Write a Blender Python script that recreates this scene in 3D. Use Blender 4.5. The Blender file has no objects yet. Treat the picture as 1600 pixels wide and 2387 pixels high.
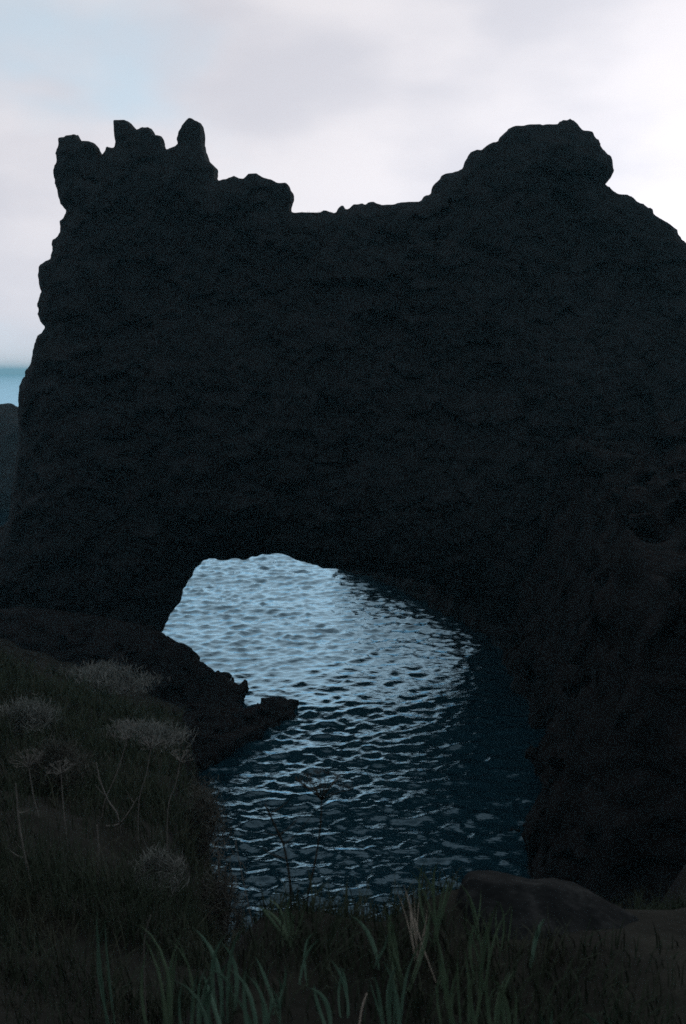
import bpy, bmesh, math, random
import numpy as np
from mathutils import Vector

R = math.radians
scene = bpy.context.scene
COL = scene.collection

# ------------------------------------------------------------------ camera
EYE = (0.0, 0.0, 20.0)
PITCH = R(8.0)
FPX = 35.0 / 36.0 * 2387.0
cam_d = bpy.data.cameras.new('camera')
cam_d.sensor_fit = 'VERTICAL'; cam_d.sensor_height = 36.0; cam_d.sensor_width = 24.0
cam_d.lens = 35.0; cam_d.clip_start = 0.05; cam_d.clip_end = 90000.0
cam_d.dof.use_dof = True; cam_d.dof.focus_distance = 60.0; cam_d.dof.aperture_fstop = 5.6
cam = bpy.data.objects.new('camera', cam_d); COL.objects.link(cam)
cam.location = EYE; cam.rotation_euler = (R(90) - PITCH, 0, 0)
scene.camera = cam

# ------------------------------------------------------------------ world, sun, exposure
SUN_EL, SUN_AZ = 10.0, 22.0          # low evening sun beyond the rock, to the right (azimuth from +Y towards +X)
world = bpy.data.worlds.new('World'); scene.world = world; world.use_nodes = True
def build_world():
    nt = world.node_tree; nt.nodes.clear()
    N = nt.nodes.new; L = nt.links.new
    out = N('ShaderNodeOutputWorld'); bg = N('ShaderNodeBackground'); L(bg.outputs[0], out.inputs[0])
    bg.inputs['Strength'].default_value = 0.1
    sky = N('ShaderNodeTexSky'); sky.sky_type = 'NISHITA'; sky.sun_disc = False
    sky.sun_elevation = R(SUN_EL); sky.sun_rotation = R(SUN_AZ)
    sky.altitude = 20; sky.air_density = 1.0; sky.dust_density = 0.6; sky.ozone_density = 2.0
    tc = N('ShaderNodeTexCoord')
    mp = N('ShaderNodeMapping'); mp.inputs['Scale'].default_value = (1.0, 1.0, 2.4)
    mp.inputs['Location'].default_value = (0.35, 0.0, 0.15)
    L(tc.outputs['Generated'], mp.inputs['Vector'])
    n1 = N('ShaderNodeTexNoise'); n1.inputs['Scale'].default_value = 3.0
    n1.inputs['Detail'].default_value = 5; n1.inputs['Roughness'].default_value = 0.42
    n1.inputs['Distortion'].default_value = 0.25
    L(mp.outputs[0], n1.inputs['Vector'])
    r1 = N('ShaderNodeMapRange'); r1.interpolation_type = 'SMOOTHSTEP'
    r1.inputs['From Min'].default_value = 0.235; r1.inputs['From Max'].default_value = 0.425
    L(n1.outputs['Fac'], r1.inputs['Value'])
    mp2 = N('ShaderNodeMapping'); mp2.inputs['Scale'].default_value = (1.0, 1.0, 2.2)
    mp2.inputs['Location'].default_value = (3.1, 1.7, 0.4)
    L(tc.outputs['Generated'], mp2.inputs['Vector'])
    n2 = N('ShaderNodeTexNoise'); n2.inputs['Scale'].default_value = 5.5
    n2.inputs['Detail'].default_value = 6; n2.inputs['Roughness'].default_value = 0.42
    L(mp2.outputs[0], n2.inputs['Vector'])
    r2 = N('ShaderNodeMapRange'); r2.interpolation_type = 'SMOOTHSTEP'
    r2.inputs['From Min'].default_value = 0.34; r2.inputs['From Max'].default_value = 0.66
    L(n2.outputs['Fac'], r2.inputs['Value'])
    # cloud light: the sky's own brightness without its colour, on lavender grey and white cloud
    bw0 = N('ShaderNodeRGBToBW'); L(sky.outputs[0], bw0.inputs[0])
    pw = N('ShaderNodeMath'); pw.operation = 'POWER'; pw.inputs[1].default_value = 0.20     # cloud spreads the light
    L(bw0.outputs[0], pw.inputs[0])
    bw = N('ShaderNodeMath'); bw.operation = 'MULTIPLY'; bw.inputs[1].default_value = 2.15
    L(pw.outputs[0], bw.inputs[0])
    cm = N('ShaderNodeMix'); cm.data_type = 'RGBA'
    cm.inputs['A'].default_value = (1.17, 1.17, 1.28, 1); cm.inputs['B'].default_value = (1.45, 1.41, 1.48, 1)
    L(r2.outputs[0], cm.inputs['Factor'])
    mu = N('ShaderNodeMix'); mu.data_type = 'RGBA'; mu.blend_type = 'MULTIPLY'; mu.inputs['Factor'].default_value = 1
    L(bw.outputs[0], mu.inputs['A']); L(cm.outputs['Result'], mu.inputs['B'])
    # clear gaps: pale blue evening sky
    blue = N('ShaderNodeMix'); blue.data_type = 'RGBA'; blue.blend_type = 'MULTIPLY'; blue.inputs['Factor'].default_value = 1
    L(bw.outputs[0], blue.inputs['A']); blue.inputs['B'].default_value = (1.02, 1.28, 1.50, 1)
    fin = N('ShaderNodeMix'); fin.data_type = 'RGBA'
    L(r1.outputs[0], fin.inputs['Factor']); L(blue.outputs['Result'], fin.inputs['A']); L(mu.outputs['Result'], fin.inputs['B'])
    L(fin.outputs['Result'], bg.inputs['Color'])
build_world()

sun_d = bpy.data.lights.new('sun', 'SUN'); sun_d.energy = 0.2; sun_d.angle = R(20); sun_d.color = (1, 0.93, 0.85)
sun = bpy.data.objects.new('sun', sun_d); COL.objects.link(sun)
sd = Vector((math.sin(R(SUN_AZ)) * math.cos(R(SUN_EL)), math.cos(R(SUN_AZ)) * math.cos(R(SUN_EL)), math.sin(R(SUN_EL))))
sun.rotation_euler = sd.to_track_quat('Z', 'Y').to_euler(); sun.location = (40, 60, 60)

vs = scene.view_settings
vs.view_transform = 'Standard'; vs.look = 'None'; vs.gamma = 1.0; vs.use_curve_mapping = False; vs.exposure = 1.02
scene.cycles.filter_width = 1.6
scene.cycles.use_denoising = False
scene.cycles.max_bounces = 5; scene.cycles.diffuse_bounces = 3; scene.cycles.glossy_bounces = 3

# ------------------------------------------------------------------ helpers
def tag(o, label=None, cat=None, group=None, kind=None):
    if label: o['label'] = label
    if cat: o['category'] = cat
    if group: o['group'] = group
    if kind: o['kind'] = kind
    return o

def link(o, parent=None):
    COL.objects.link(o)
    if parent is not None: o.parent = parent
    return o

def empty(name, loc=(0, 0, 0)):
    o = bpy.data.objects.new(name, None); o.location = loc; o.empty_display_size = 0.2
    return link(o)

def mesh_obj(name, verts, faces, mat, parent=None, smooth=False, origin=None):
    """verts are world coordinates (or relative to `origin` when given)."""
    me = bpy.data.meshes.new(name)
    v = np.asarray(verts, dtype=np.float64)
    if origin is not None: v = v - np.asarray(origin)
    me.from_pydata(v.tolist() if not isinstance(v, list) else v, [], faces if isinstance(faces, list) else faces.tolist())
    me.materials.append(mat)
    if smooth: me.shade_smooth()
    me.update()
    o = bpy.data.objects.new(name, me)
    return link(o, parent)

def big_mesh(name, verts, quads, mat, smooth=True):
    me = bpy.data.meshes.new(name)
    nv, nf = len(verts), len(quads)
    me.vertices.add(nv); me.vertices.foreach_set('co', np.asarray(verts, np.float32).ravel())
    me.loops.add(nf * 4); me.loops.foreach_set('vertex_index', np.asarray(quads, np.int32).ravel())
    me.polygons.add(nf); me.polygons.foreach_set('loop_start', np.arange(0, nf * 4, 4, dtype=np.int32))
    me.polygons.foreach_set('use_smooth', np.full(nf, smooth))
    me.materials.append(mat)
    me.update(calc_edges=True); me.validate()
    return link(bpy.data.objects.new(name, me))

def sstep(a, b, x):
    t = np.clip((x - a) / (b - a), 0, 1)
    return t * t * (3 - 2 * t)

def at(X, Y, depth):
    """photo point (on the 1568 px wide view) at a given distance ahead of the camera -> world point"""
    k = 1600.0 / 1568.0
    u, v = X * k - 800.0, Y * k - 1193.5
    c, s = math.cos(PITCH), math.sin(PITCH)
    t = depth / (FPX * c - v * s)
    return (u * t, depth, EYE[2] + t * (-FPX * s - v * c))

# lattice noise
_rng = np.random.default_rng(7)
_LAT = _rng.random((64, 64, 64)).astype(np.float32) * 2 - 1
def noise3(x, y, z):
    xi, yi, zi = np.floor(x), np.floor(y), np.floor(z)
    fx, fy, fz = x - xi, y - yi, z - zi
    fx, fy, fz = (f * f * (3 - 2 * f) for f in (fx, fy, fz))
    i, j, k = (a.astype(np.int32) & 63 for a in (xi, yi, zi))
    i1, j1, k1 = (i + 1) & 63, (j + 1) & 63, (k + 1) & 63
    def lp(a, b, t): return a + (b - a) * t
    return lp(lp(lp(_LAT[i, j, k], _LAT[i1, j, k], fx), lp(_LAT[i, j1, k], _LAT[i1, j1, k], fx), fy),
              lp(lp(_LAT[i, j, k1], _LAT[i1, j, k1], fx), lp(_LAT[i, j1, k1], _LAT[i1, j1, k1], fx), fy), fz)
def fbm(x, y, z, octaves=4, gain=0.5):
    r = 0; a = 1.0
    for o in range(octaves):
        r = r + a * noise3(x + 17.3 * o, y + 5.1 * o, z + 9.7 * o); x, y, z = x * 2.03, y * 2.03, z * 2.03; a *= gain
    return r
def worley(x, y, z):
    """distance to second nearest minus nearest feature point, and the nearest cell's random value: faceted blocks"""
    xi, yi, zi = np.floor(x), np.floor(y), np.floor(z)
    d1 = np.full(x.shape, 9.0, np.float32); d2 = d1.copy(); val = np.zeros(x.shape, np.float32)
    for a in (-1, 0, 1):
        for b in (-1, 0, 1):
            for c in (-1, 0, 1):
                I, J, K = ((q + o).astype(np.int32) & 63 for q, o in ((xi, a), (yi, b), (zi, c)))
                px = xi + a + 0.5 + 0.42 * _LAT[I, J, K]
                py = yi + b + 0.5 + 0.42 * _LAT[J, K, I]
                pz = zi + c + 0.5 + 0.42 * _LAT[K, I, J]
                d = np.sqrt((px - x) ** 2 + (py - y) ** 2 + (pz - z) ** 2).astype(np.float32)
                near = d < d1
                d2 = np.where(near, d1, np.minimum(d2, d)); val = np.where(near, _LAT[(I + 11) & 63, J, K], val)
                d1 = np.where(near, d, d1)
    return d2 - d1, val

def poly_sd(px, py, poly):
    """signed distance (negative inside) of points to a closed polygon"""
    P = np.asarray(poly, np.float64)
    best = np.full(px.shape, 1e9); inside = np.zeros(px.shape, bool)
    for i in range(len(P)):
        (ax, ay), (bx, by) = P[i], P[(i + 1) % len(P)]
        ex, ey = bx - ax, by - ay
        wx, wy = px - ax, py - ay
        t = np.clip((wx * ex + wy * ey) / (ex * ex + ey * ey + 1e-12), 0, 1)
        best = np.minimum(best, (wx - t * ex) ** 2 + (wy - t * ey) ** 2)
        c = ((ay <= py) & (py < by)) | ((by <= py) & (py < ay))
        with np.errstate(divide='ignore', invalid='ignore'):
            xx = ax + (py - ay) * ex / (ey if ey != 0 else 1e-12)
        inside ^= c & (px < xx)
    d = np.sqrt(best)
    return np.where(inside, -d, d)

def surface_net(F, org, h):
    """F<0 inside; returns verts, quads"""
    S = F < 0
    nx, ny, nz = F.shape
    cs = (nx - 1, ny - 1, nz - 1)
    acc = np.zeros(cs + (3,), np.float32); cnt = np.zeros(cs, np.float32)
    def sub(A, a, b, c): return A[a:a + cs[0], b:b + cs[1], c:c + cs[2]]
    corners = [(a, b, c) for a in (0, 1) for b in (0, 1) for c in (0, 1)]
    for p in corners:
        for ax in range(3):
            if p[ax]: continue
            q = list(p); q[ax] = 1
            A, B = sub(F, *p), sub(F, *q)
            m = (A < 0) != (B < 0)
            t = A[m] / (A[m] - B[m])
            v = np.tile(np.array(p, np.float32), (len(t), 1)); v[:, ax] = t
            acc[m] += v; cnt[m] += 1
    act = cnt > 0
    idx = np.full(cs, -1, np.int64); idx[act] = np.arange(act.sum())
    I = np.argwhere(act)
    V = (I + acc[act] / cnt[act][:, None]) * h + np.asarray(org)
    Q = []
    for ax in range(3):
        o1, o2 = [(1, 2), (2, 0), (0, 1)][ax]
        lo = [slice(None)] * 3; hi = [slice(None)] * 3
        lo[ax] = slice(0, -1); hi[ax] = slice(1, None)
        A, B = S[tuple(lo)], S[tuple(hi)]
        E = np.argwhere(A != B)
        E = E[(E[:, o1] > 0) & (E[:, o2] > 0) & (E[:, o1] < cs[o1]) & (E[:, o2] < cs[o2])]
        def cell(d1, d2):
            c = E.copy(); c[:, o1] -= d1; c[:, o2] -= d2
            return idx[c[:, 0], c[:, 1], c[:, 2]]
        q = np.stack([cell(1, 1), cell(0, 1), cell(0, 0), cell(1, 0)], 1)
        flip = ~A[E[:, 0], E[:, 1], E[:, 2]]
        q[flip] = q[flip][:, ::-1]
        Q.append(q)
    Q = np.concatenate(Q); Q = Q[(Q >= 0).all(1)]
    return V, Q

def grid(lo, hi, h):
    ax = [np.arange(l, u + h, h, dtype=np.float32) for l, u in zip(lo, hi)]
    return np.meshgrid(*ax, indexing='ij')

# ------------------------------------------------------------------ materials
def new_mat(name):
    m = bpy.data.materials.new(name); m.use_nodes = True
    nt = m.node_tree; nt.nodes.clear()
    out = nt.nodes.new('ShaderNodeOutputMaterial'); b = nt.nodes.new('ShaderNodeBsdfPrincipled')
    nt.links.new(b.outputs[0], out.inputs[0])
    return m, nt, b

def noise_mat(name, c0, c1, scale, rough=0.9, bump=0.0, bump_scale=None, detail=6, spec=0.3, c2=None):
    m, nt, b = new_mat(name); N = nt.nodes.new; L = nt.links.new
    tc = N('ShaderNodeTexCoord')
    n = N('ShaderNodeTexNoise'); n.inputs['Scale'].default_value = scale; n.inputs['Detail'].default_value = detail
    n.inputs['Roughness'].default_value = 0.6
    L(tc.outputs['Object'], n.inputs['Vector'])
    cr = N('ShaderNodeValToRGB'); cr.color_ramp.elements[0].position = 0.3; cr.color_ramp.elements[1].position = 0.7
    cr.color_ramp.elements[0].color = (*c0, 1); cr.color_ramp.elements[1].color = (*c1, 1)
    if c2 is not None:
        e = cr.color_ramp.elements.new(0.52); e.color = (*c2, 1)
    L(n.outputs['Fac'], cr.inputs[0]); L(cr.outputs[0], b.inputs['Base Color'])
    b.inputs['Roughness'].default_value = rough; b.inputs['Specular IOR Level'].default_value = spec
    if bump:
        n2 = N('ShaderNodeTexNoise'); n2.inputs['Scale'].default_value = bump_scale or scale * 4; n2.inputs['Detail'].default_value = 8
        L(tc.outputs['Object'], n2.inputs['Vector'])
        bp = N('ShaderNodeBump'); bp.inputs['Strength'].default_value = 0.8; bp.inputs['Distance'].default_value = bump
        L(n2.outputs['Fac'], bp.inputs['Height']); L(bp.outputs[0], b.inputs['Normal'])
    return m

M = {}
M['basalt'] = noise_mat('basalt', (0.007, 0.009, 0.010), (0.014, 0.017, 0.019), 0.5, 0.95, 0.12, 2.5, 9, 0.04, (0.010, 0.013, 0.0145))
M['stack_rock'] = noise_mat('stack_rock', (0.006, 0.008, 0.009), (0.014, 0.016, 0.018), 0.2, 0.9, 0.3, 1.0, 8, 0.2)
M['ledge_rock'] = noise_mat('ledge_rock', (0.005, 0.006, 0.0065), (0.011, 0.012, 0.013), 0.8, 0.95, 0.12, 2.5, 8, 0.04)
M['boulder_rock'] = noise_mat('boulder_rock', (0.006, 0.008, 0.009), (0.026, 0.030, 0.031), 11.0, 0.95, 0.018, 30, 9, 0.03, (0.011, 0.0135, 0.0145))
M['soil'] = noise_mat('soil', (0.008, 0.009, 0.008), (0.020, 0.022, 0.018), 2.4, 0.95, 0.03, 9, 8, 0.06, (0.012, 0.014, 0.012))
def steep_rock(m):
    nt = m.node_tree; N = nt.nodes.new; L = nt.links.new
    b = next(n for n in nt.nodes if n.type == 'BSDF_PRINCIPLED')
    src = b.inputs['Base Color'].links[0].from_socket
    g = N('ShaderNodeNewGeometry'); sx = N('ShaderNodeSeparateXYZ'); L(g.outputs['True Normal'], sx.inputs[0])
    r = N('ShaderNodeMapRange'); r.inputs['From Min'].default_value = 0.45; r.inputs['From Max'].default_value = 0.7
    L(sx.outputs['Z'], r.inputs['Value'])
    mx = N('ShaderNodeMix'); mx.data_type = 'RGBA'; mx.inputs['A'].default_value = (0.011, 0.012, 0.013, 1)
    L(r.outputs[0], mx.inputs['Factor']); L(src, mx.inputs['B']); L(mx.outputs['Result'], b.inputs['Base Color'])
steep_rock(M['soil'])
M['grass'] = noise_mat('grass_blades', (0.017, 0.030, 0.020), (0.055, 0.060, 0.046), 2.2, 0.85, spec=0.06, c2=(0.025, 0.038, 0.026))
M['leaf'] = noise_mat('succulent_leaf', (0.052, 0.120, 0.088), (0.095, 0.175, 0.13), 14.0, 0.55, spec=0.35)
M['green_blade'] = noise_mat('green_blade', (0.055, 0.11, 0.070), (0.095, 0.15, 0.095), 14.0, 0.6, spec=0.3)
M['straw'] = noise_mat('dry_straw', (0.27, 0.26, 0.225), (0.42, 0.40, 0.345), 14.0, 0.85, spec=0.2)
M['dry_stem'] = noise_mat('dry_stem', (0.075, 0.083, 0.078), (0.145, 0.15, 0.14), 14.0, 0.85, spec=0.2)
M['dark_stem'] = noise_mat('dark_stem', (0.010, 0.012, 0.010), (0.022, 0.024, 0.019), 14.0, 0.85, spec=0.2)
M['shrub'] = noise_mat('shrub_leaves', (0.080, 0.100, 0.094), (0.205, 0.225, 0.21), 3.0, 0.9, spec=0.05, c2=(0.125, 0.145, 0.137))
M['shrub_dark'] = noise_mat('shrub_leaves_dark', (0.035, 0.045, 0.04), (0.08, 0.085, 0.075), 3.0, 0.85, spec=0.15)
M['twig'] = noise_mat('twig', (0.045, 0.048, 0.046), (0.11, 0.115, 0.11), 8.0, 0.9)

def sea_material():
    m = bpy.data.materials.new('sea_water'); m.use_nodes = True
    nt = m.node_tree; nt.nodes.clear(); N = nt.nodes.new; L = nt.links.new
    out = N('ShaderNodeOutputMaterial')
    body = N('ShaderNodeBsdfDiffuse'); body.inputs['Color'].default_value = (0.004, 0.022, 0.033, 1)
    gl = N('ShaderNodeBsdfGlossy'); gl.inputs['Color'].default_value = (0.54, 0.84, 1.0, 1)
    fr = N('ShaderNodeLayerWeight'); fr.inputs['Blend'].default_value = 0.5
    pw = N('ShaderNodeMath'); pw.operation = 'POWER'; pw.inputs[1].default_value = 2.9; L(fr.outputs['Facing'], pw.inputs[0])
    ma = N('ShaderNodeMath'); ma.operation = 'MULTIPLY_ADD'; ma.inputs[1].default_value = 1.36; ma.inputs[2].default_value = 0.02; ma.use_clamp = True
    L(pw.outputs[0], ma.inputs[0])
    mx = N('ShaderNodeMixShader'); L(ma.outputs[0], mx.inputs[0]); L(body.outputs[0], mx.inputs[1]); L(gl.outputs[0], mx.inputs[2])
    L(mx.outputs[0], out.inputs[0])
    tc = N('ShaderNodeTexCoord')
    # out at sea the waves are too small to see one by one: there they roughen the surface
    ln = N('ShaderNodeVectorMath'); ln.operation = 'LENGTH'; L(tc.outputs['Object'], ln.inputs[0])
    rr = N('ShaderNodeMapRange'); rr.inputs['From Min'].default_value = 150; rr.inputs['From Max'].default_value = 600
    rr.inputs['To Min'].default_value = 0.09; rr.inputs['To Max'].default_value = 0.45
    L(ln.outputs['Value'], rr.inputs['Value']); L(rr.outputs[0], gl.inputs['Roughness'])
    mp = N('ShaderNodeMapping'); mp.inputs['Scale'].default_value = (0.8, 1.25, 1); mp.inputs['Rotation'].default_value = (0, 0, R(8))
    L(tc.outputs['Object'], mp.inputs['Vector'])
    n = N('ShaderNodeTexNoise'); n.inputs['Scale'].default_value = 2.2; n.inputs['Detail'].default_value = 4; n.inputs['Roughness'].default_value = 0.5
    L(mp.outputs[0], n.inputs['Vector'])
    bp = N('ShaderNodeBump'); bp.inputs['Strength'].default_value = 0.6; bp.inputs['Distance'].default_value = 0.09
    L(n.outputs['Fac'], bp.inputs['Height'])
    for b in (gl, fr, body): L(bp.outputs[0], b.inputs['Normal'])
    return m
M['sea'] = sea_material()

# ------------------------------------------------------------------ the sea
def build_sea():
    rng = np.random.default_rng(21)
    n, size = 512, 72.0
    k1 = np.fft.fftfreq(n, size / n) * 2 * np.pi
    kx, ky = np.meshgrid(k1, k1, indexing='ij'); k = np.hypot(kx, ky); k[0, 0] = 1e-6
    # wind waves running towards the shore, a little from the right
    wd = np.array([0.16, -0.98]); wd /= np.linalg.norm(wd)
    lmax = 0.28
    P = np.exp(-1 / (k * lmax) ** 2) / k ** 3.5 * (0.12 + np.abs((kx * wd[0] + ky * wd[1]) / k) ** 1.8) * np.exp(-(k * 0.07) ** 2)
    P[0, 0] = 0
    H = (rng.normal(size=k.shape) + 1j * rng.normal(size=k.shape)) * np.sqrt(P)
    hgt = np.fft.ifft2(H).real; sc = 0.050 / hgt.std(); hgt *= sc
    dx = np.fft.ifft2(-1j * kx / k * H).real * sc; dy = np.fft.ifft2(-1j * ky / k * H).real * sc
    def samp(A, x, y):
        u = (x / size * n) % n; v = (y / size * n) % n
        i = np.floor(u).astype(int); j = np.floor(v).astype(int); fu, fv = u - i, v - j
        i %= n; j %= n; i1, j1 = (i + 1) % n, (j + 1) % n
        return (A[i, j] * (1 - fu) + A[i1, j] * fu) * (1 - fv) + (A[i, j1] * (1 - fu) + A[i1, j1] * fu) * fv
    ang = np.concatenate([np.linspace(-180, -32, 40)[:-1], np.linspace(-32, 32, 520), np.linspace(32, 180, 40)[1:]])
    rad = [26.0]
    while rad[-1] < 220: rad.append(rad[-1] * 1.0036)
    while rad[-1] < 8500: rad.append(rad[-1] * 1.06)
    rad = np.array(rad)
    A, Rr = np.meshgrid(np.radians(ang), rad, indexing='ij')
    x, y = Rr * np.sin(A), Rr * np.cos(A)
    fade = np.clip(1.0 - (Rr - 160) / 140, 0, 1) * sstep(35, 31, np.abs(np.degrees(A)))
    # waves are broken up by a slow swell and calmer inside the cove
    calm = (0.76 + 0.46 * sstep(60, 84, y)) * (1 + 0.30 * noise3(x / 11 + 3, y / 11, x * 0))
    z = samp(hgt, x, y) * fade * calm + (0.10 * noise3(x / 6, y / 3.2, x * 0 + 8) + 0.04 * np.sin(y / 2.1 + 0.1 * x)) * fade
    X = x + samp(dx, x, y) * -1.0 * fade * calm; Y = y + samp(dy, x, y) * -1.0 * fade * calm
    V = np.stack([X, Y, z], -1).reshape(-1, 3)
    na, nr = A.shape
    i, j = np.meshgrid(np.arange(na - 1), np.arange(nr - 1), indexing='ij')
    q = np.stack([i * nr + j, (i + 1) * nr + j, (i + 1) * nr + j + 1, i * nr + j + 1], -1).reshape(-1, 4)
    o = big_mesh('sea', V, q, M['sea']); tag(o, 'wind rippled blue sea seen through the arch and out to the horizon', kind='structure')
build_sea()

# ------------------------------------------------------------------ the land under and behind the camera
COAST = [(120, 75), (40, 74), (30, 60), (22, 50), (19, 42), (15, 34), (9, 27), (4.2, 23), (1.5, 21), (-0.6, 22),
         (-1.8, 29), (-3.2, 37), (-5.4, 44), (-8.5, 50), (-12, 56), (-20, 60), (-40, 56), (-120, 40), (-120, -120), (120, -120)]
def land_height(x, y):
    x = np.asarray(x, np.float64); y = np.asarray(y, np.float64)
    z0 = np.zeros_like(x)
    crest = 3.1 + 0.45 * sstep(0.1, 0.5, x) + 0.35 * noise3(x * 0.9 + 4, z0 + 2.5, z0) + 0.10 * np.abs(x)
    near = 18.40 - 0.105 * y - 0.66 * np.maximum(0, y - crest) - 0.10 * np.maximum(0, -y)
    # a shrubby spur runs down to the left, a rocky flank to the right
    e = -0.105 * y - x
    left = 18.35 - 0.335 * y + 0.36 * np.clip(e, 0, 30)
    near = np.where(y > 0, near + (left - near) * sstep(0.0, 1.0, (e + 0.1) / (0.06 * np.maximum(y, 0.1) + 0.35)) * sstep(1.0, 4.0, y), near)
    e2 = x - 0.22 * y - 0.8
    right = np.maximum(18.25 - 0.50 * y, 9.0)
    near = np.where(y > 0, near + (np.maximum(right, near) - near) * sstep(0, 1, e2 / (0.1 * np.maximum(y, 0.1) + 0.6)) * sstep(3, 9, y), near)
    # unseen hillside added behind the camera to darken the rock face
    shade_hill = 18.5 + 0.85 * np.maximum(0, -y - 2.0)
    near = np.where(y < -2, np.minimum(shade_hill, 40), near)
    din = -poly_sd(x, y, COAST)
    slope = 3.6 + (2.6 - 3.6) * sstep(3, 8, x)
    rough = fbm(x * 0.33, y * 0.33, z0 + 1.2, 5)
    cliff = slope * (din + 0.9 * sstep(2, 8, x) * fbm(x * 0.5, y * 0.5, z0 + 31.2, 4)) - 0.6 + 1.6 * rough
    h = np.minimum(near + 0.06 * fbm(x * 0.9, y * 0.9, z0 + 7.7, 4) * (1 + 0.12 * np.abs(y)), cliff)
    return np.maximum(h, -3.0)

def build_land():
    def axis(a, n_, top):
        u = np.linspace(-1, 1, n_); s = math.asinh(top / a)
        return a * np.sinh(u * s)
    xs = axis(2.2, 380, 110.0); ys = axis(2.5, 460, 100.0) + 2.5
    x, y = np.meshgrid(xs, ys, indexing='ij')
    z = land_height(x, y)
    V = np.stack([x, y, z], -1).reshape(-1, 3)
    na, nr = x.shape
    i, j = np.meshgrid(np.arange(na - 1), np.arange(nr - 1), indexing='ij')
    q = np.stack([i * nr + j, (i + 1) * nr + j, (i + 1) * nr + j + 1, i * nr + j + 1], -1).reshape(-1, 4)
    keep = (z.ravel()[q] > -2.9).any(1)
    o = big_mesh('cliff_slope', V, q[keep], M['soil']); tag(o, 'dark grassy cliff top and slope falling away in the foreground', kind='structure')
build_land()

# ------------------------------------------------------------------ the rock arch
ARCH_Y = 72.0
def crop(pts, k, ox, oy):
    """outline traced on an enlarged view -> the 1568 px wide view"""
    f = 1568.0 / 1600.0
    return [((x * k + ox) * f, (y * k + oy) * f) for x, y in pts]
OUT_L = [(100,1460),(97,1400),(100,1370),(112,1355),(118,1330),(130,1325),(128,1305),(150,1280),(165,1230),(172,1190),(190,1140),(225,1108),
 (205,1085),(195,1050),(190,1010),(200,970),(192,900),(190,850),(205,820),(225,805),(250,795),(255,760),(248,710),(280,680),(285,650),(280,625),
 (300,612),(312,580),(290,555),(275,510),(272,480),(262,440),(258,400),(270,370),(268,310),(278,280),(275,255),(285,240),(320,235),(345,232),
 (357,224),(370,250),(400,258),(440,270),(455,290),(462,350),(478,320),(492,290),(495,278),(510,288),(530,290),(530,250),(528,220),(535,165),
 (560,165),(600,172),(615,190),(645,208),(660,195),(690,193),(705,215),(712,235),(738,232),(750,250),(755,285),(780,300),(808,288),(818,275),
 (815,240),(820,225),(838,190),(860,165),(880,150),(895,165),(918,172),(930,190),(935,220),(935,270),(945,310),(955,340),(998,385),(998,440),
 (1040,432),(1075,415),(1120,428),(1135,408),(1175,402),(1215,425),(1260,440),(1310,445),(1325,475),(1342,495),(1342,530),(1332,560),(1332,580),
 (1400,582),(1480,575),(1530,588),(1545,560),(1568,548)]
OUT_R = [(20,570),(45,545),(85,538),(100,548),(115,535),(140,533),(180,548),(240,540),(290,535),(330,532),(358,525),(372,505),(405,492),
 (408,465),(430,440),(452,408),(490,400),(545,380),(555,350),(580,305),(610,293),(640,290),(690,262),(710,255),(730,225),(755,198),(800,192),
 (850,183),(890,180),(920,185),(975,182),(990,165),(1020,158),(1045,170),(1070,200),(1085,212),(1125,215),(1140,240),(1162,258),(1168,285),
 (1195,320),(1220,345),(1225,390),(1222,420),(1205,440),(1188,458),(1220,485),(1260,500),(1300,508),(1330,535),(1390,560),(1405,590),(1450,620),
 (1480,640),(1515,665),(1525,695),(1550,720),(1568,740),(1640,800),(1700,880),(1800,930),(1950,1100),(2150,1300),(2300,1600)]
OPEN = [(120,430),(135,400),(150,365),(185,325),(200,270),(235,225),(245,195),(270,170),(295,160),(330,165),(400,160),(420,165),(450,152),
 (500,145),(540,140),(575,145),(600,160),(630,170),(690,183),(720,196),(780,200),(850,203),(940,212),(1040,235),
 (1140,268),(1230,318),(1295,380),(1325,450),(1335,560),(1335,700),(60,700),(90,520)]
def flat(pts, d):
    return [(p[0], p[2]) for p in (at(X, Y, d) for X, Y in pts)]
def breaks(pts, step, amp, seed, n_keep=None):
    r = random.Random(seed); out = []
    n = len(pts)
    for i in range(n):
        a, b = Vector(pts[i]), Vector(pts[(i + 1) % n]); out.append(tuple(a))
        l = (b - a).length; k = int(l / step)
        if l > 4 or k < 1: continue
        nn = Vector((-(b - a).y, (b - a).x)).normalized()
        for j in range(1, k + 1):
            t = (j - 0.5 + r.uniform(-.3, .3)) / k
            out.append(tuple(a.lerp(b, min(max(t, .05), .95)) + nn * r.uniform(-amp, amp)))
    return out
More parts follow.
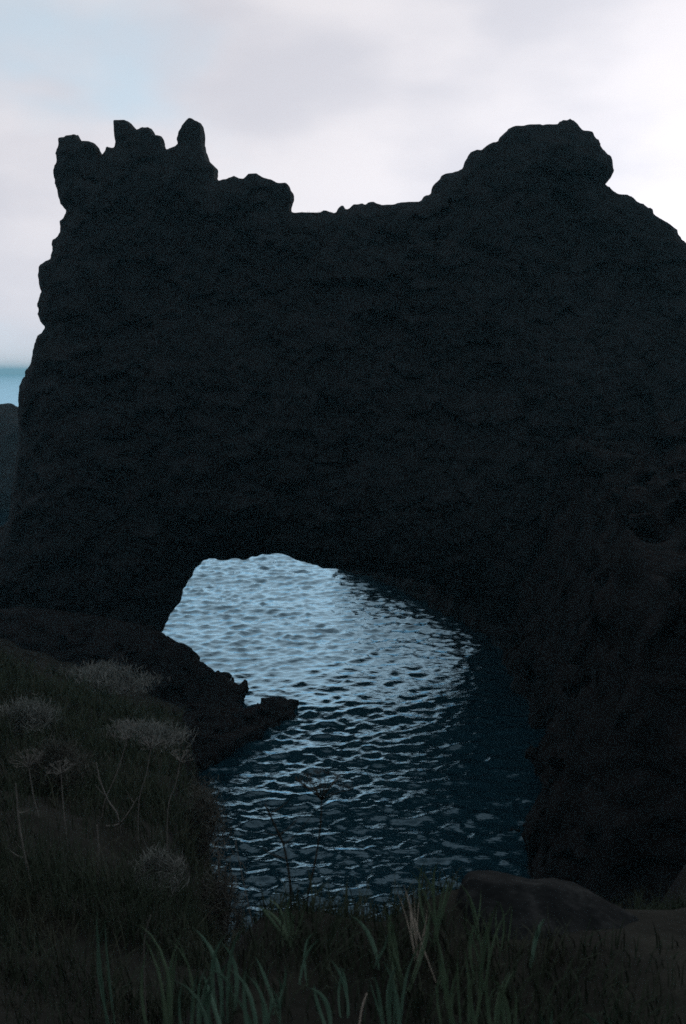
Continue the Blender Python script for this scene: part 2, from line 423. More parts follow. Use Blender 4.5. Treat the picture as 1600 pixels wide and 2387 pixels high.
def build_arch():
    out = crop(OUT_L, 800 / 1568, 0, 200) + crop(OUT_R, 800 / 1568, 800, 200)
    out = flat(out, ARCH_Y)
    out = out + [(46, -4), (-32, -4), (-31, 4.0), (-27.5, 7.6), (-24.5, 9.0)] + flat([(10, 1205), (28, 1180), (45, 1040)], ARCH_Y)
    opn = flat(crop(OPEN, 1000 / 1568, 300, 1200), ARCH_Y)
    out = breaks(out, 0.42, 0.09, 3); opn = breaks(opn, 0.5, 0.10, 4)
    h = 0.125
    lo, hi = (-33.5, ARCH_Y - 9.5, -2.5), (38.0, ARCH_Y + 10.5, 38.6)
    x, y, z = grid(lo, hi, h)
    X2, Z2 = x[:, 0, :].astype(np.float64), z[:, 0, :].astype(np.float64)
    do, di = poly_sd(X2, Z2, out), -poly_sd(X2, Z2, opn)
    d2 = np.maximum(do, di)
    s = np.maximum(-d2, 0); so = np.maximum(-do, 0); si = np.maximum(-di, 0)
    T0 = 6.2 - 3.6 * sstep(4, 33, Z2) + 0.8 * noise3(X2 / 5, Z2 / 5, X2 * 0 + 2.2)
    T0 = T0 + 3.0 * sstep(-4, 9, X2) * sstep(16, 5, Z2)
    T = T0 * np.minimum(np.minimum(so / (so + 1.5) + (0.12 + 0.20 * sstep(16, 26, Z2)) * np.minimum(1, so / 0.10), 1), si / (si + 2.6) + 0.03)
    yc = ARCH_Y + 0.9 * noise3(X2 / 9 + 2, Z2 / 9, X2 * 0) * sstep(0.5, 4, s)
    slope = T0 * 2.0 / (s + 2.0) ** 2
    nrm = 1 / np.sqrt(1 + slope ** 2)
    inside = (np.abs(y - yc.astype(np.float32)[:, None, :]) - T.astype(np.float32)[:, None, :]) * nrm.astype(np.float32)[:, None, :]
    yc = yc.astype(np.float32); d2 = d2.astype(np.float32)
    outside = np.sqrt(np.maximum(d2, 0)[:, None, :] ** 2 + (y - yc[:, None, :]) ** 2)
    F = np.where((d2 > 0)[:, None, :], outside, inside).astype(np.float32)
    band = np.abs(F) < 1.5
    bx, by, bz = x[band], y[band], z[band]
    edge, val = worley(bx / 2.1, by / 2.1, bz / 1.7)
    far = np.broadcast_to(sstep(0.15, 1.6, np.abs(d2))[:, None, :], F.shape)[band]
    thin = np.broadcast_to(np.clip(T * nrm * 0.9, 0.0, 1.0)[:, None, :], F.shape)[band]
    thin = np.where(np.broadcast_to((d2 > 0)[:, None, :], F.shape)[band], 0.25, thin)
    n = 0.26 * val * (0.3 + far) - 0.22 * np.minimum(edge, 0.35) * far
    n = n + fbm(bx / 1.1, by / 1.1, bz / 1.1, 4, 0.62) * (0.11 + 0.2 * far)
    F[band] += (np.clip(n, -0.8, 0.8) * np.minimum(1, thin * 1.3)).astype(np.float32)
    for ax in range(3):
        for e in (0, -1):
            sl = [slice(None)] * 3; sl[ax] = e; F[tuple(sl)] = np.maximum(F[tuple(sl)], 0.05)
    V, Q = surface_net(F, lo, h)
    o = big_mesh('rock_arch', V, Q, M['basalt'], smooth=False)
    tag(o, 'huge black rock arch with jagged pinnacles and a sea opening', 'rock arch')
build_arch()

# low ledge at the arch's left foot, and the far sea stack at the left edge
def build_ledge():
    D = 59.0
    top = [(376,1474),(395,1493),(437,1512),(453,1525),(472,1551),(498,1573),(536,1586),(561,1598),(571,1590),(576,1595),(574,1614),(567,1640),(566,1668)]
    f = 1568 / 1600
    poly = flat([(X * f, Y * f) for X, Y in top], D)
    poly = [(-26, 6.2), (-17, 5.6), (-13, 4.9)] + poly + [(-5.6, -3), (-26, -3)]
    plan = [(-2.7, 57.5), (-3.0, 55.9), (-4.3, 54.0), (-5.8, 50.5), (-8.0, 47), (-14, 46), (-24, 50), (-24, 63), (-7.4, 63), (-6.8, 59.5), (-6.2, 57.0), (-5.3, 56.6), (-4.7, 57.7), (-3.7, 58.0)]
    h = 0.14
    lo, hi = (-24.5, 45.5, -1.6), (-2.2, 65, 6.5)
    x, y, z = grid(lo, hi, h)
    X2, Z2 = x[:, 0, :].astype(float), z[:, 0, :].astype(float)
    d2 = poly_sd(X2, Z2, poly); s = np.maximum(-d2, 0)
    T = 5.0 * s / (s + 1.3)
    A = np.where((d2 > 0)[:, None, :], np.sqrt(np.maximum(d2, 0)[:, None, :] ** 2 + (y - D) ** 2), (np.abs(y - D) - T[:, None, :]) * 0.5)
    Xp, Yp = x[:, :, 0].astype(float), y[:, :, 0].astype(float)
    dp = poly_sd(Xp, Yp, plan)
    hp = 0.42 + 0.14 * np.clip(-dp, 0, 8) + 0.22 * noise3(Xp / 1.3, Yp / 1.3, Xp * 0 + 5)
    B = np.maximum(dp[:, :, None] * 0.9, (z - hp[:, :, None]) * 0.8)
    F = np.minimum(A, B).astype(np.float32)
    band = np.abs(F) < 1
    bx, by, bz = x[band], y[band], z[band]
    edge, val = worley(bx / 0.8, by / 0.8, bz / 0.6)
    F[band] += (0.20 * val - 0.16 * np.minimum(edge, .3) + 0.10 * fbm(bx / .8, by / .8, bz / .8, 4)).astype(np.float32)
    V, Q = surface_net(F, lo, h)
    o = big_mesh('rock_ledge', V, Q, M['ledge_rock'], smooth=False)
    tag(o, 'low black rock ledge reaching into the water at the left foot of the arch', 'rock ledge')
build_ledge()

def plan_rock(name, plan, h, lo, hi, height, label, cat, amp=0.5, lean=0.10):
    x, y, z = grid(lo, hi, h)
    Xp, Yp = x[:, :, 0].astype(float), y[:, :, 0].astype(float)
    dp = poly_sd(Xp, Yp, plan)
    hp = height(Xp, Yp, dp)
    F = np.maximum((dp[:, :, None] + lean * z) * 0.9, (z - hp[:, :, None]) * 0.4).astype(np.float32)
    band = np.abs(F) < 2.0
    bx, by, bz = x[band], y[band], z[band]
    edge, val = worley(bx / 1.8, by / 1.8, bz / 1.5)
    F[band] += amp * (val - 0.7 * np.minimum(edge, .35) + fbm(bx / 1.5, by / 1.5, bz / 1.5, 4, .55)).astype(np.float32)
    V, Q = surface_net(F, lo, h)
    return tag(big_mesh(name, V, Q, M['ledge_rock'], smooth=False), label, cat)
plan_rock('rock_outcrop', [(-0.6, 103), (1.4, 98.5), (3.8, 94.0), (6.8, 87.0), (9.0, 80), (11.5, 74), (28, 74), (28, 110), (4, 110)], 0.28,
          (-5, 71, -1.6), (28.6, 111, 11), lambda X, Y, d: 1.6 + 1.9 * np.clip(-d, 0, 2.4) + 0.5 * noise3(X / 3, Y / 3, X * 0 + 5),
          'dark rock outcrop rising from the water behind the right foot of the arch', 'rock', 0.35)

def build_cliff():
    plan = [(13.5, 73), (11.6, 66), (11.2, 60), (11.4, 52), (9.2, 43), (7.4, 37), (8.6, 32), (13, 29), (20, 27), (42, 24), (42, 73)]
    h = 0.26
    lo, hi = (5.5, 25, -1.6), (36, 72, 19)
    x, y, z = grid(lo, hi, h)
    Xp, Yp = x[:, :, 0].astype(float), y[:, :, 0].astype(float)
    dp = poly_sd(Xp, Yp, plan)
    hp = 2.0 + 3.6 * np.clip(-dp, 0, 3.2) + 1.5 * noise3(Xp / 4, Yp / 4, Xp * 0 + 5) - 4 * sstep(40, 28, Yp)
    F = np.maximum((dp[:, :, None] + 0.10 * z) * 0.9, (z - hp[:, :, None]) * 0.35).astype(np.float32)
    band = np.abs(F) < 2.5
    bx, by, bz = x[band], y[band], z[band]
    edge, val = worley(bx / 2.0, by / 2.0, bz / 1.6)
    F[band] += (0.55 * val - 0.4 * np.minimum(edge, .35) + 0.55 * fbm(bx / 1.6, by / 1.6, bz / 1.6, 4, .55)).astype(np.float32)
    V, Q = surface_net(F, lo, h)
    o = big_mesh('rock_cliff', V, Q, M['ledge_rock'], smooth=False)
    tag(o, 'dark rock cliff closing the cove on the right, below the arch', 'cliff')
build_cliff()

def build_stack():
    D = 150.0
    top = [(-40,930),(-20,915),(-8,921),(4,924),(18,919),(28,921),(36,929),(44,931),(52,936),(70,940),(100,948),(140,960),(200,1000),(260,1080),(300,1240)]
    poly = flat(top, D)
    x0 = poly[0][0]
    poly = [(x0 - 40, -4), (x0 - 34, 7), (x0 - 14, 13)] + poly + [(poly[-1][0], -4)]
    h = 0.5
    lo, hi = (x0 - 42, D - 9, -2), (poly[-2][0] + 2, D + 9, 18)
    x, y, z = grid(lo, hi, h)
    X2, Z2 = x[:, 0, :].astype(float), z[:, 0, :].astype(float)
    d2 = poly_sd(X2, Z2, poly); s = np.maximum(-d2, 0)
    T = 7.5 * s / (s + 2.5)
    F = np.where((d2 > 0)[:, None, :], np.sqrt(np.maximum(d2, 0)[:, None, :] ** 2 + (y - D) ** 2), (np.abs(y - D) - T[:, None, :]) * 0.5).astype(np.float32)
    band = np.abs(F) < 3
    bx, by, bz = x[band], y[band], z[band]
    F[band] += (0.5 * fbm(bx / 2.4, by / 2.4, bz / 2.4, 4)).astype(np.float32)
    V, Q = surface_net(F, lo, h)
    o = big_mesh('sea_stack', V, Q, M['stack_rock'], smooth=False)
    tag(o, 'low dark sea rock below the horizon at the left edge behind the arch', 'sea rock')
build_stack()

def gh(x, y): return float(land_height(np.array([x]), np.array([y]))[0])

def build_boulder():
    D = 3.45
    top = [(1040,2060),(1056,2026),(1080,2010),(1130,2014),(1200,2020),(1280,2026),(1340,2038),(1400,2060),(1450,2088),(1490,2110),(1520,2150)]
    poly = flat(top, D)
    b = poly[0][1] - 0.55
    poly = poly + [(poly[-1][0] + 0.25, b), (poly[0][0] - 0.1, b)]
    h = 0.018
    lo, hi = (poly[0][0] - 0.25, D - 0.7, b - 0.03), (poly[-2][0] + 0.1, D + 0.7, poly[2][1] + 0.12)
    x, y, z = grid(lo, hi, h)
    X2, Z2 = x[:, 0, :].astype(float), z[:, 0, :].astype(float)
    d2 = poly_sd(X2, Z2, poly); s = np.maximum(-d2, 0)
    T = 0.62 * s / (s + 0.16)
    F = np.where((d2 > 0)[:, None, :], np.sqrt(np.maximum(d2, 0)[:, None, :] ** 2 + (y - D) ** 2), (np.abs(y - D) - T[:, None, :]) * 0.45).astype(np.float32)
    F += (0.020 * fbm(x * 5, y * 5, z * 5, 4) + 0.012 * np.abs(fbm(x * 11, y * 11, z * 16, 3))).astype(np.float32)
    V, Q = surface_net(F, lo, h)
    o = big_mesh('boulder', V, Q, M['boulder_rock'], smooth=True)
    tag(o, 'grey rounded boulder on the cliff edge at the lower right', 'boulder')
build_boulder()

# ------------------------------------------------------------------ plants
rnd = random.Random(5)

class MB:
    def __init__(self): self.v = []; self.f = []
    def tube(self, pts, r0, r1, n=5):
        pts = [Vector(p) for p in pts]; base = len(self.v)
        for i, p in enumerate(pts):
            d = (pts[min(i + 1, len(pts) - 1)] - pts[max(i - 1, 0)]).normalized()
            a = d.orthogonal().normalized(); b = d.cross(a)
            r = r0 + (r1 - r0) * i / (len(pts) - 1)
            for k in range(n):
                t = 2 * math.pi * k / n
                self.v.append(tuple(p + a * (r * math.cos(t)) + b * (r * math.sin(t))))
        for i in range(len(pts) - 1):
            for k in range(n):
                k2 = (k + 1) % n
                self.f.append((base + i * n + k, base + i * n + k2, base + (i + 1) * n + k2, base + (i + 1) * n + k))
        self.f.append(tuple(base + k for k in range(n))[::-1]); e = base + (len(pts) - 1) * n
        self.f.append(tuple(e + k for k in range(n)))
    def blade(self, pts, width, side, prof=None):
        """ribbon along pts; side = width direction"""
        base = len(self.v); n = len(pts)
        for i, p in enumerate(pts):
            t = i / (n - 1)
            w = width * (prof(t) if prof else (1 - t) ** 0.7 + 0.02) / 2
            p = Vector(p)
            self.v.append(tuple(p - side * w)); self.v.append(tuple(p + side * w))
        for i in range(n - 1):
            a = base + 2 * i
            self.f.append((a, a + 1, a + 3, a + 2))
    def build(self, name, mat, parent=None, origin=(0, 0, 0), smooth=False):
        return mesh_obj(name, self.v, self.f, mat, parent, smooth, origin)

def curve(p0, p1, bend, n=7):
    p0, p1 = Vector(p0), Vector(p1); b = Vector(bend)
    return [p0.lerp(p1, i / (n - 1)) + b * (4 * (i / (n - 1)) * (1 - i / (n - 1))) for i in range(n)]

# grass on the cliff top and, sparser, over the spur
def build_grass():
    rng = np.random.default_rng(3)
    P = []
    n = 46000
    y = rng.uniform(1.0, 5.2, n); x = rng.uniform(-1, 1, n) * (0.6 + 0.55 * y)
    P.append((x, y, np.full(n, 1.0)))
    n = 42000
    y = 4.5 + 26 * rng.random(n) ** 1.4; x = -0.08 * y - rng.random(n) * (0.40 * y + 0.5)
    P.append((x, y, np.full(n, 1.5)))
    n = 4000
    y = rng.uniform(4, 14, n); x = 0.1 * y + rng.random(n) * (0.45 * y)
    P.append((x, y, np.full(n, 1.2)))
    x, y, s = (np.concatenate(a) for a in zip(*P))
    patch = noise3(x * 1.7, y * 1.7, x * 0 + 3.3)
    keep = rng.random(len(x)) < np.where((y > 5) & (x < 0), 0.75, 0.45) + 0.9 * patch
    inb = ((x - 0.82) / 0.46) ** 2 + ((y - 3.45) / 0.28) ** 2 > 1
    keep &= inb
    x, y, s, patch = x[keep], y[keep], s[keep], patch[keep]
    z = land_height(x, y)
    ok = z > 3; x, y, s, z, patch = x[ok], y[ok], s[ok], z[ok], patch[ok]
    m = len(x)
    L = (0.07 + 0.16 * rng.random(m) ** 2) * (1 + 0.7 * np.clip(patch, 0, 1)) * s * np.where(y > 9, 1.5, 1)
    L = L * np.where((y < 5) & (x > -0.6), 0.62, 1.0)
    az = rng.uniform(0, 2 * np.pi, m); lean = rng.uniform(0.1, 0.75, m)
    w = (0.0035 + 0.003 * rng.random(m)) * np.maximum(1, y / 6)
    dx, dy = np.cos(az) * lean, np.sin(az) * lean
    sx, sy = -np.sin(az + 0.6), np.cos(az + 0.6)
    V = np.zeros((m, 7, 3)); t = [0, 0.4, 0.75, 1.0]; wp = [1, 0.9, 0.55, 0]
    for i in range(4):
        px = x + dx * L * t[i] ** 1.8; py = y + dy * L * t[i] ** 1.8
        pz = z - 0.01 + L * t[i] * np.sqrt(np.maximum(0.15, 1 - (lean * t[i]) ** 2))
        if i < 3:
            V[:, 2 * i] = np.stack([px - sx * w * wp[i] / 2, py - sy * w * wp[i] / 2, pz], -1)
            V[:, 2 * i + 1] = np.stack([px + sx * w * wp[i] / 2, py + sy * w * wp[i] / 2, pz], -1)
        else: V[:, 6] = np.stack([px, py, pz], -1)
    b = np.arange(m)[:, None] * 7
    q = np.concatenate([b + np.array([[0, 1, 3, 2]]), b + np.array([[2, 3, 5, 4]])])
    t3 = b + np.array([[4, 5, 6]])
    o = mesh_obj('grass', V.reshape(-1, 3), q.tolist() + t3.tolist(), M['grass'])
    tag(o, 'rough dark green and straw grass covering the cliff top', 'grass', kind='stuff')
build_grass()

def shrub(name, X, Y, depth, w_px, h_px, label, seed, mat='shrub', density=1.0):
    """a wiry rounded bush whose top is seen at X, Y; it is rooted in the slope below"""
    r = random.Random(seed)
    top = Vector(at(X, Y, depth)); k = depth * 1.03 * 1600 / 1568 / FPX
    w = w_px * k / 2; g = gh(top.x, top.y)
    hgt = max(h_px * k, 0.3)
    if top.z - g < 0.25: top.z = g + hgt
    base = Vector((top.x, top.y, g - 0.05)); H = top.z - base.z
    root = empty(name, base); tag(root, label, 'shrub', 'shrubs on the left slope')
    st, lf = MB(), MB()
    tips = []
    for i in range(26):
        a = r.uniform(0, 6.283); q = math.sqrt(r.random())
        tip = Vector((math.cos(a) * q * w, math.sin(a) * q * w * 0.8, H * (1 - 0.55 * q * q) * r.uniform(0.75, 1.02)))
        mid = tip * 0.5 + Vector((r.uniform(-.1, .1) * w, r.uniform(-.1, .1) * w, 0.08 * H))
        pts = [Vector((0, 0, 0)), mid, tip]
        st.tube(pts, 0.010 * (1 + depth / 12), 0.004 * (1 + depth / 12), 4); tips.append((mid, tip))
    nleaf = int(4600 * density); ls = 0.018 + 0.0034 * depth
    for i in range(nleaf):
        m, t = r.choice(tips)
        f = r.random() ** 0.6
        p = m.lerp(t, f) + Vector((r.gauss(0, .17) * w, r.gauss(0, .17) * w, r.gauss(0, .10) * H))
        if p.z < 0.02: continue
        d = Vector((r.gauss(0, .6), r.gauss(0, .6), 0.7)).normalized()
        sd_ = d.orthogonal().normalized(); sd_.rotate(__import__('mathutils').Quaternion(d, r.uniform(0, 6.28)))
        l = ls * r.uniform(0.5, 2.3) * (1.6 if r.random() < 0.12 else 1.0)
        lf.blade([p, p + d * l * 0.5 + Vector((0, 0, -0.04 * l)), p + d * l], ls * 0.17, sd_, lambda t: 0.35 + 1.2 * t * (1 - t) * 2 - 0.3 * t)
    st.build('branches', M['twig'], root); lf.build('foliage', M[mat], root)
    return root

shrub('shrub', 225, 1530, 30, 230, 110, 'pale grey wispy shrub highest on the left slope, under the black rock', 11)
shrub('shrub', 320, 1664, 17, 220, 170, 'rounded grey shrub in the middle of the left slope', 12)
shrub('shrub', 62, 1738, 13, 150, 90, 'low grey shrub at the left frame edge halfway down the slope', 13)
shrub('shrub', 360, 1955, 6.5, 130, 90, 'small round grey shrub low on the left, nearest the grass', 14, 'shrub', 0.8)
shrub('shrub', 130, 1860, 9, 170, 120, 'dark green shrub below the low shrub at the left frame edge', 15, 'shrub_dark')
shrub('shrub', 455, 1790, 13, 130, 110, 'dark shrub beside the water at the right edge of the left slope', 16, 'shrub_dark')
shrub('shrub', 500, 1930, 7.5, 120, 110, 'sparse dark shrub leaning over the water above the broad leaves', 17, 'shrub_dark', 0.6)

def stalk(name, pts, depth, label, mat, r0=0.0035, r1=0.0018, group='dry stalks', twigs=0, seed=0, bend=None):
    """a stem through photo points (top first) rooted in the ground below its lowest point"""
    r = random.Random(seed)
    P = [Vector(at(X, Y, depth)) for X, Y in pts]
    low = P[-1]; prev = P[-2]
    g = gh(low.x, low.y)
    d = (low - prev)
    slide = max(-0.12, min(0.12, d.x * 0.3))
    base = Vector((low.x + slide, low.y + 0.02, 0)); base.z = gh(base.x, base.y) - 0.02
    if base.z < low.z - 0.02: P.append(base)
    else: P[-1].z = g - 0.02; base = P[-1].copy()
    P = P[::-1]
    # resample smoothly
    Q = []
    for i in range(len(P) - 1):
        a, b = P[max(i - 1, 0)], P[i]; c, e = P[i + 1], P[min(i + 2, len(P) - 1)]
        for k in range(4):
            t = k / 4
            Q.append(0.5 * ((2 * b) + (c - a) * t + (2 * a - 5 * b + 4 * c - e) * t * t + (3 * b - a - 3 * c + e) * t ** 3))
    Q.append(P[-1])
    root = empty(name, base); tag(root, label, 'plant', group)
    m = MB(); m.tube([q - base for q in Q], r0, r1, 5); m.build('stem', M[mat], root)
    for k in range(twigs):
        j = r.randrange(len(Q) // 2, len(Q) - 1); p = Q[j] - base
        tip = p + Vector((r.uniform(-.10, .10), r.uniform(-.06, .06), r.uniform(.03, .12)))
        m = MB(); m.tube(curve(p, tip, (0, 0, -0.01), 4), r1 * 0.8, r1 * 0.4, 4); m.build('twig', M[mat], root)
    return root, Q[-1] - base

def umbel(root, p, size, n, mat, seed):
    r = random.Random(seed); 
    for i in range(n):
        a = 6.283 * i / n + r.uniform(-.2, .2); q = 0.35 + 0.65 * r.random()
        tip = p + Vector((math.cos(a) * q, math.sin(a) * q, 0.75 - 0.45 * q * q)) * size
        m = MB(); m.tube(curve(p, tip, (0, 0, 0.06 * size), 4), 0.0022, 0.0013, 4)
        for k in range(5):
            b = 6.283 * k / 5
            m.tube([tip, tip + Vector((math.cos(b) * .14, math.sin(b) * .14, .13)) * size], 0.0008, 0.0016, 3)
        m.build('umbel_ray', M[mat], root)

rt, tip = stalk('umbel_plant', [(735, 1828), (733, 1880), (722, 1960), (705, 2040)], 3.3, 'dead umbel flower head on a dark stem against the water', 'dark_stem', 0.004, 0.0025, 'umbel plants')
umbel(rt, tip, 0.115, 20, 'dark_stem', 1)
stalk('dry_stalk', [(606, 1838), (628, 1885), (648, 1930), (660, 1990), (664, 2030)], 3.3, 'dark curved stalk standing against the water left of the umbel', 'dark_stem', 0.005, 0.003, twigs=5, seed=2)
stalk('dry_stalk', [(538, 1920), (552, 1990), (575, 2100)], 3.2, 'thin grey stem at the left edge of the water', 'dry_stem', 0.0022, 0.0012, twigs=3, seed=3)
stalk('dry_stalk', [(220, 1742), (230, 1785), (248, 1830), (268, 1860)], 8.0, 'pale bent stalk in front of the rounded grey shrub', 'dry_stem', 0.009, 0.005, twigs=2, seed=4)
stalk('dry_stalk', [(314, 1822), (298, 1850), (272, 1882), (236, 1893)], 8.0, 'pale twig slanting up to the right below the rounded grey shrub', 'dry_stem', 0.008, 0.004, twigs=1, seed=5)
stalk('dry_stalk', [(222, 1885), (226, 1940), (224, 2000)], 6.8, 'short upright pale stalk below the slanting twig', 'dry_stem', 0.008, 0.005, seed=6)
stalk('dry_stalk', [(36, 1790), (44, 1880), (58, 1960), (76, 2040)], 5.5, 'long pale stem rising at the left frame edge', 'dry_stem', 0.008, 0.004, twigs=3, seed=7)
stalk('dry_stalk', [(345, 2090), (332, 2140), (330, 2200)], 3.4, 'faint grey stem left of the broad green leaves', 'dry_stem', 0.003, 0.0015, seed=8)
stalk('dry_stalk', [(948, 2100), (962, 2150), (980, 2200), (1002, 2262)], 2.9, 'long straw stalk leaning left in the middle of the grass', 'straw', 0.0032, 0.0022, twigs=0, seed=9)
stalk('dry_stalk', [(838, 2270), (826, 2310), (818, 2380)], 2.3, 'pale upright straw at the bottom edge of the picture', 'straw', 0.0026, 0.0016, seed=10)
stalk('dry_stalk', [(1098, 2380), (1086, 2345)][::-1], 2.25, 'short pale straw at the bottom edge right of the middle', 'straw', 0.003, 0.002, seed=11)

for k, (X, Y, Xb, Yb, d, sz, lab) in enumerate([
        (290, 1690, 240, 1830, 8.2, .16, 'dead umbel head rising tallest over the rounded grey shrub'), (345, 1712, 318, 1830, 8.0, .13, 'dead umbel head just right of the tallest one on the left slope'),
        (412, 1742, 384, 1850, 7.6, .12, 'dead umbel head nearest the water on the left slope'), (66, 1752, 92, 1880, 7.4, .15, 'dead umbel head at the left frame edge'),
        (140, 1768, 150, 1890, 7.0, .11, 'dead umbel head above the dark green shrub on the left')]):
    rt, tip = stalk('umbel_plant', [(X, Y), ((X * .6 + Xb * .4), (Y + Yb) / 2), (Xb, Yb)], d, lab, 'dry_stem', 0.006, 0.0035, 'umbel plants', seed=60 + k)
    umbel(rt, tip, sz, 18, 'dry_stem', 70 + k)

def straw_tuft(X, Y, depth, dirs, label):
    base = Vector(at(X, Y, depth)); base.z = gh(base.x, base.y) - 0.01
    root = empty('straw_tuft', base); tag(root, label, 'grass tuft')
    for i, (tx, ty, w) in enumerate(dirs):
        tip = Vector(at(tx, ty, depth + rnd.uniform(-.08, .08))) - base
        m = MB(); sd_ = Vector((1, 0.3 * rnd.uniform(-1, 1), 0)).normalized()
        m.blade(curve((0, 0, 0), tip, (0.01 * rnd.uniform(-1, 1), 0, 0.015), 6), w, sd_); m.build('blade', M['straw'], root)
straw_tuft(955, 2118, 2.95, [(905, 2030, .005), (922, 2018, .006), (930, 2035, .008), (938, 2050, .007), (945, 2040, .005), (960, 2045, .005), (978, 2060, .006), (988, 2072, .005)],
           'splayed tuft of pale straw blades above the leaning stalk')

def leaf_plant(name, X, Y, depth, leaves, label, mat='leaf', group='broad leaved plants'):
    """leaves: (tip X, tip Y, width) ; base on the ground below X, Y"""
    base = Vector(at(X, Y, depth)); base.z = gh(base.x, base.y) - 0.015
    root = empty(name, base); tag(root, label, 'plant', group)
    prof = lambda t: (0.45 + 1.6 * t * (1 - t)) * (1 - t ** 4) + 0.02
    for i, (tx, ty, w) in enumerate(leaves):
        tip = Vector(at(tx, ty, depth - 0.05 + 0.10 * rnd.random())) - base
        if tip.length < 0.15 + 3 * w: tip *= (0.15 + 3 * w) / tip.length
        off = Vector((rnd.uniform(-.02, .02), rnd.uniform(-.02, .02), 0))
        pts = curve(off, tip, (rnd.uniform(-.14, .14) * tip.length, 0.02, rnd.uniform(0.05, .16) * tip.length), 8)
        ax = tip.normalized(); view = (base + tip * 0.5 - Vector(EYE)).normalized()
        sd_ = ax.cross(view).normalized(); nn = sd_.cross(ax).normalized()
        sd_ = (sd_ + nn * rnd.uniform(-0.5, 0.5)).normalized(); nn = sd_.cross(ax).normalized()
        b = MB()                                          # a keeled leaf: two halves folded along the midrib
        for i2, p in enumerate(pts):
            t = i2 / 7; hw = w * 1.1 * prof(t) / 2
            b.v += [tuple(p - sd_ * hw + nn * hw * 0.45), tuple(p), tuple(p + sd_ * hw + nn * hw * 0.45)]
        for i2 in range(7):
            a = 3 * i2
            b.f += [(a, a + 1, a + 4, a + 3), (a + 1, a + 2, a + 5, a + 4)]
        b.build('leaf', M[mat], root, smooth=True)
    return root
leaf_plant('leafy_plant', 515, 2285, 2.75, [(440, 2118, .016), (500, 2150, .015), (470, 2215, .012), (522, 2130, .014), (560, 2120, .012), (540, 2190, .010)], 'clump of blue green strap leaves at the lower left of the middle')
leaf_plant('leafy_plant', 858, 2215, 2.9, [(808, 2110, .015), (880, 2140, .009)], 'single broad blue green leaf pointing up left in the middle grass')
leaf_plant('leafy_plant', 625, 2295, 2.6, [(588, 2205, .011), (620, 2220, .009), (640, 2190, .008)], 'short green leaves right of the strap leaf clump')
leaf_plant('leafy_plant', 690, 2230, 2.75, [(735, 2150, .010), (712, 2170, .008)], 'slim green leaf slanting right between the clump and the middle leaf')
leaf_plant('leafy_plant', 1015, 2200, 2.85, [(978, 2122, .010), (992, 2140, .008)], 'pale narrow leaf beside the leaning straw stalk', 'green_blade')
leaf_plant('leafy_plant', 1085, 2115, 3.2, [(1044, 2012, .009), (1066, 2040, .006), (1098, 2030, .006)], 'tall thin green blades at the left end of the boulder', 'green_blade')
leaf_plant('leafy_plant', 1150, 2140, 3.1, [(1122, 2052, .007), (1140, 2070, .006), (1168, 2062, .006)], 'thin green blades in front of the boulder', 'green_blade')
leaf_plant('leafy_plant', 1205, 2175, 3.0, [(1248, 2098, .016), (1228, 2120, .010)], 'broad green leaf slanting right below the boulder')
leaf_plant('leafy_plant', 1400, 2360, 2.35, [(1318, 2308, .022), (1345, 2335, .016), (1376, 2316, .010)], 'broad pale green leaf at the lower right corner')
leaf_plant('leafy_plant', 1270, 2350, 2.35, [(1228, 2310, .013), (1262, 2300, .009)], 'short broad leaf left of the lower right leaf')
leaf_plant('leafy_plant', 790, 2262, 2.6, [(752, 2190, .010), (772, 2205, .008), (800, 2200, .007)], 'small green leaf tuft below the middle broad leaf')
leaf_plant('leafy_plant', 255, 2140, 3.6, [(222, 2078, .013), (240, 2095, .010), (262, 2085, .008)], 'grey green leaf pair on the lower left slope')
leaf_plant('leafy_plant', 760, 2290, 2.45, [(700, 2262, .014), (725, 2270, .010)], 'leaf lying nearly flat near the bottom middle')
leaf_plant('leafy_plant', 520, 2340, 2.4, [(462, 2222, .013), (480, 2240, .010)], 'lower strap leaf below the blue green clump')

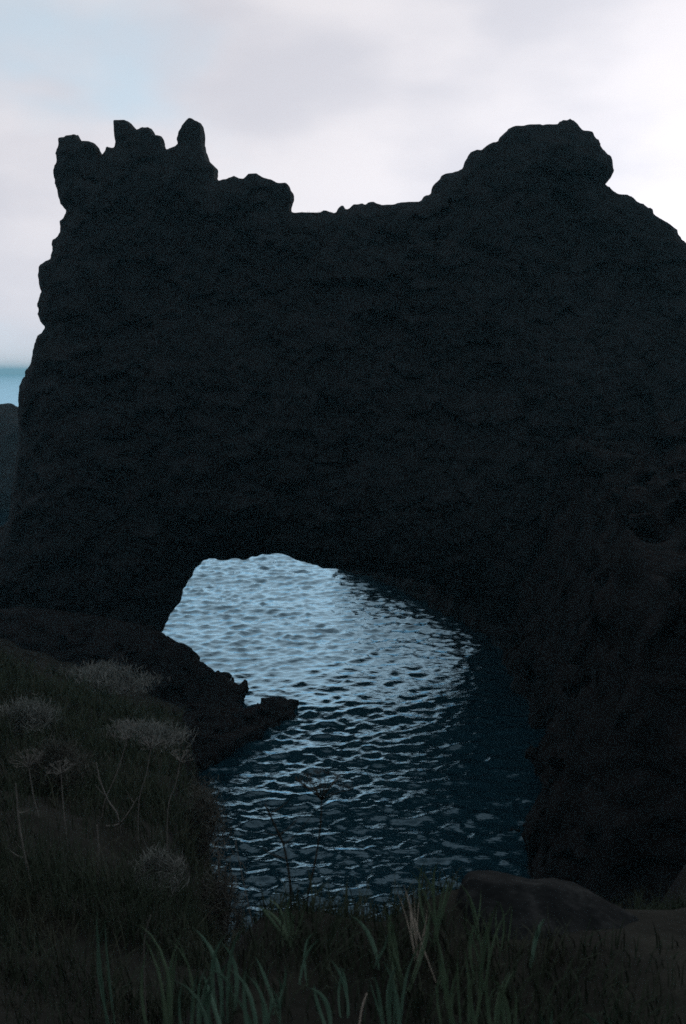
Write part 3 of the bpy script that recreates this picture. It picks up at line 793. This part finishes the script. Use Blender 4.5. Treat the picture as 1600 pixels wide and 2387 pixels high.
for k, (X, Y, d, lab) in enumerate([
        (455, 2310, 2.35, 'green leaf tuft at the bottom left of the strap leaf clump'), (590, 2335, 2.3, 'dim green leaf tuft at the bottom edge below the short leaves'),
        (660, 2160, 3.0, 'faint leaf tuft above the slim slanting leaf'), (905, 2300, 2.4, 'dim green leaf tuft left of the leaning stalk foot'),
        (1050, 2270, 2.5, 'green leaf tuft right of the leaning stalk foot'), (1110, 2180, 2.85, 'leaf tuft in the grass below the thin blades'),
        (925, 2190, 2.8, 'leaf tuft below the splayed straw'), (385, 2230, 2.7, 'dim leaf tuft left of the strap leaf clump'),
        (1150, 2310, 2.4, 'low leaf tuft between the bottom straw and the short broad leaf'), (1000, 2080, 3.1, 'leaf tuft between the splayed straw and the tall thin blades')]):
    q = random.Random(40 + k)
    leaf_plant('leafy_plant', X, Y, d, [(X + q.uniform(-70, 60), Y - q.uniform(60, 125), q.uniform(.006, .013)) for _ in range(q.choice((7, 8, 9)))], lab, q.choice(('leaf', 'green_blade')))

# green tuft growing in the saddle on top of the arch
def saddle_tuft():
    b = Vector(at(742, 497, ARCH_Y)); root = empty('grass_tuft', b)
    tag(root, 'green grass tuft on the low saddle of the arch top', 'grass tuft')
    m = MB(); r = random.Random(9)
    for i in range(260):
        p = Vector((r.gauss(0, 0.75), r.gauss(0, .25), r.uniform(-.25, 0.05)))
        t = p + Vector((r.gauss(0, .12), r.gauss(0, .1), r.uniform(.15, .5)))
        m.blade([p, p.lerp(t, .5), t], 0.05, Vector((1, 0, 0)))
    m.build('foliage', M['green_blade'], root)
saddle_tuft()

# ------------------------------------------------------------------ thin blue haze, added to lift the dark rock
def build_haze():
    me = bpy.data.meshes.new('haze'); bm = bmesh.new(); bmesh.ops.create_cube(bm, size=1.0)
    bmesh.ops.scale(bm, vec=(19000, 19000, 49), verts=bm.verts); bmesh.ops.translate(bm, vec=(0, 0, 20.4), verts=bm.verts)
    bm.to_mesh(me); bm.free()
    m = bpy.data.materials.new('lift_haze'); m.use_nodes = True; nt = m.node_tree; nt.nodes.clear()
    out = nt.nodes.new('ShaderNodeOutputMaterial'); v = nt.nodes.new('ShaderNodeVolumePrincipled')
    v.inputs['Color'].default_value = (0.34, 0.80, 1.0, 1); v.inputs['Density'].default_value = 0.00032; v.inputs['Anisotropy'].default_value = 0.35
    nt.links.new(v.outputs[0], out.inputs['Volume']); me.materials.append(m)
    o = link(bpy.data.objects.new('haze', me)); tag(o, 'thin bluish haze added to lift the dark rock', 'haze', kind='stuff')
build_haze()
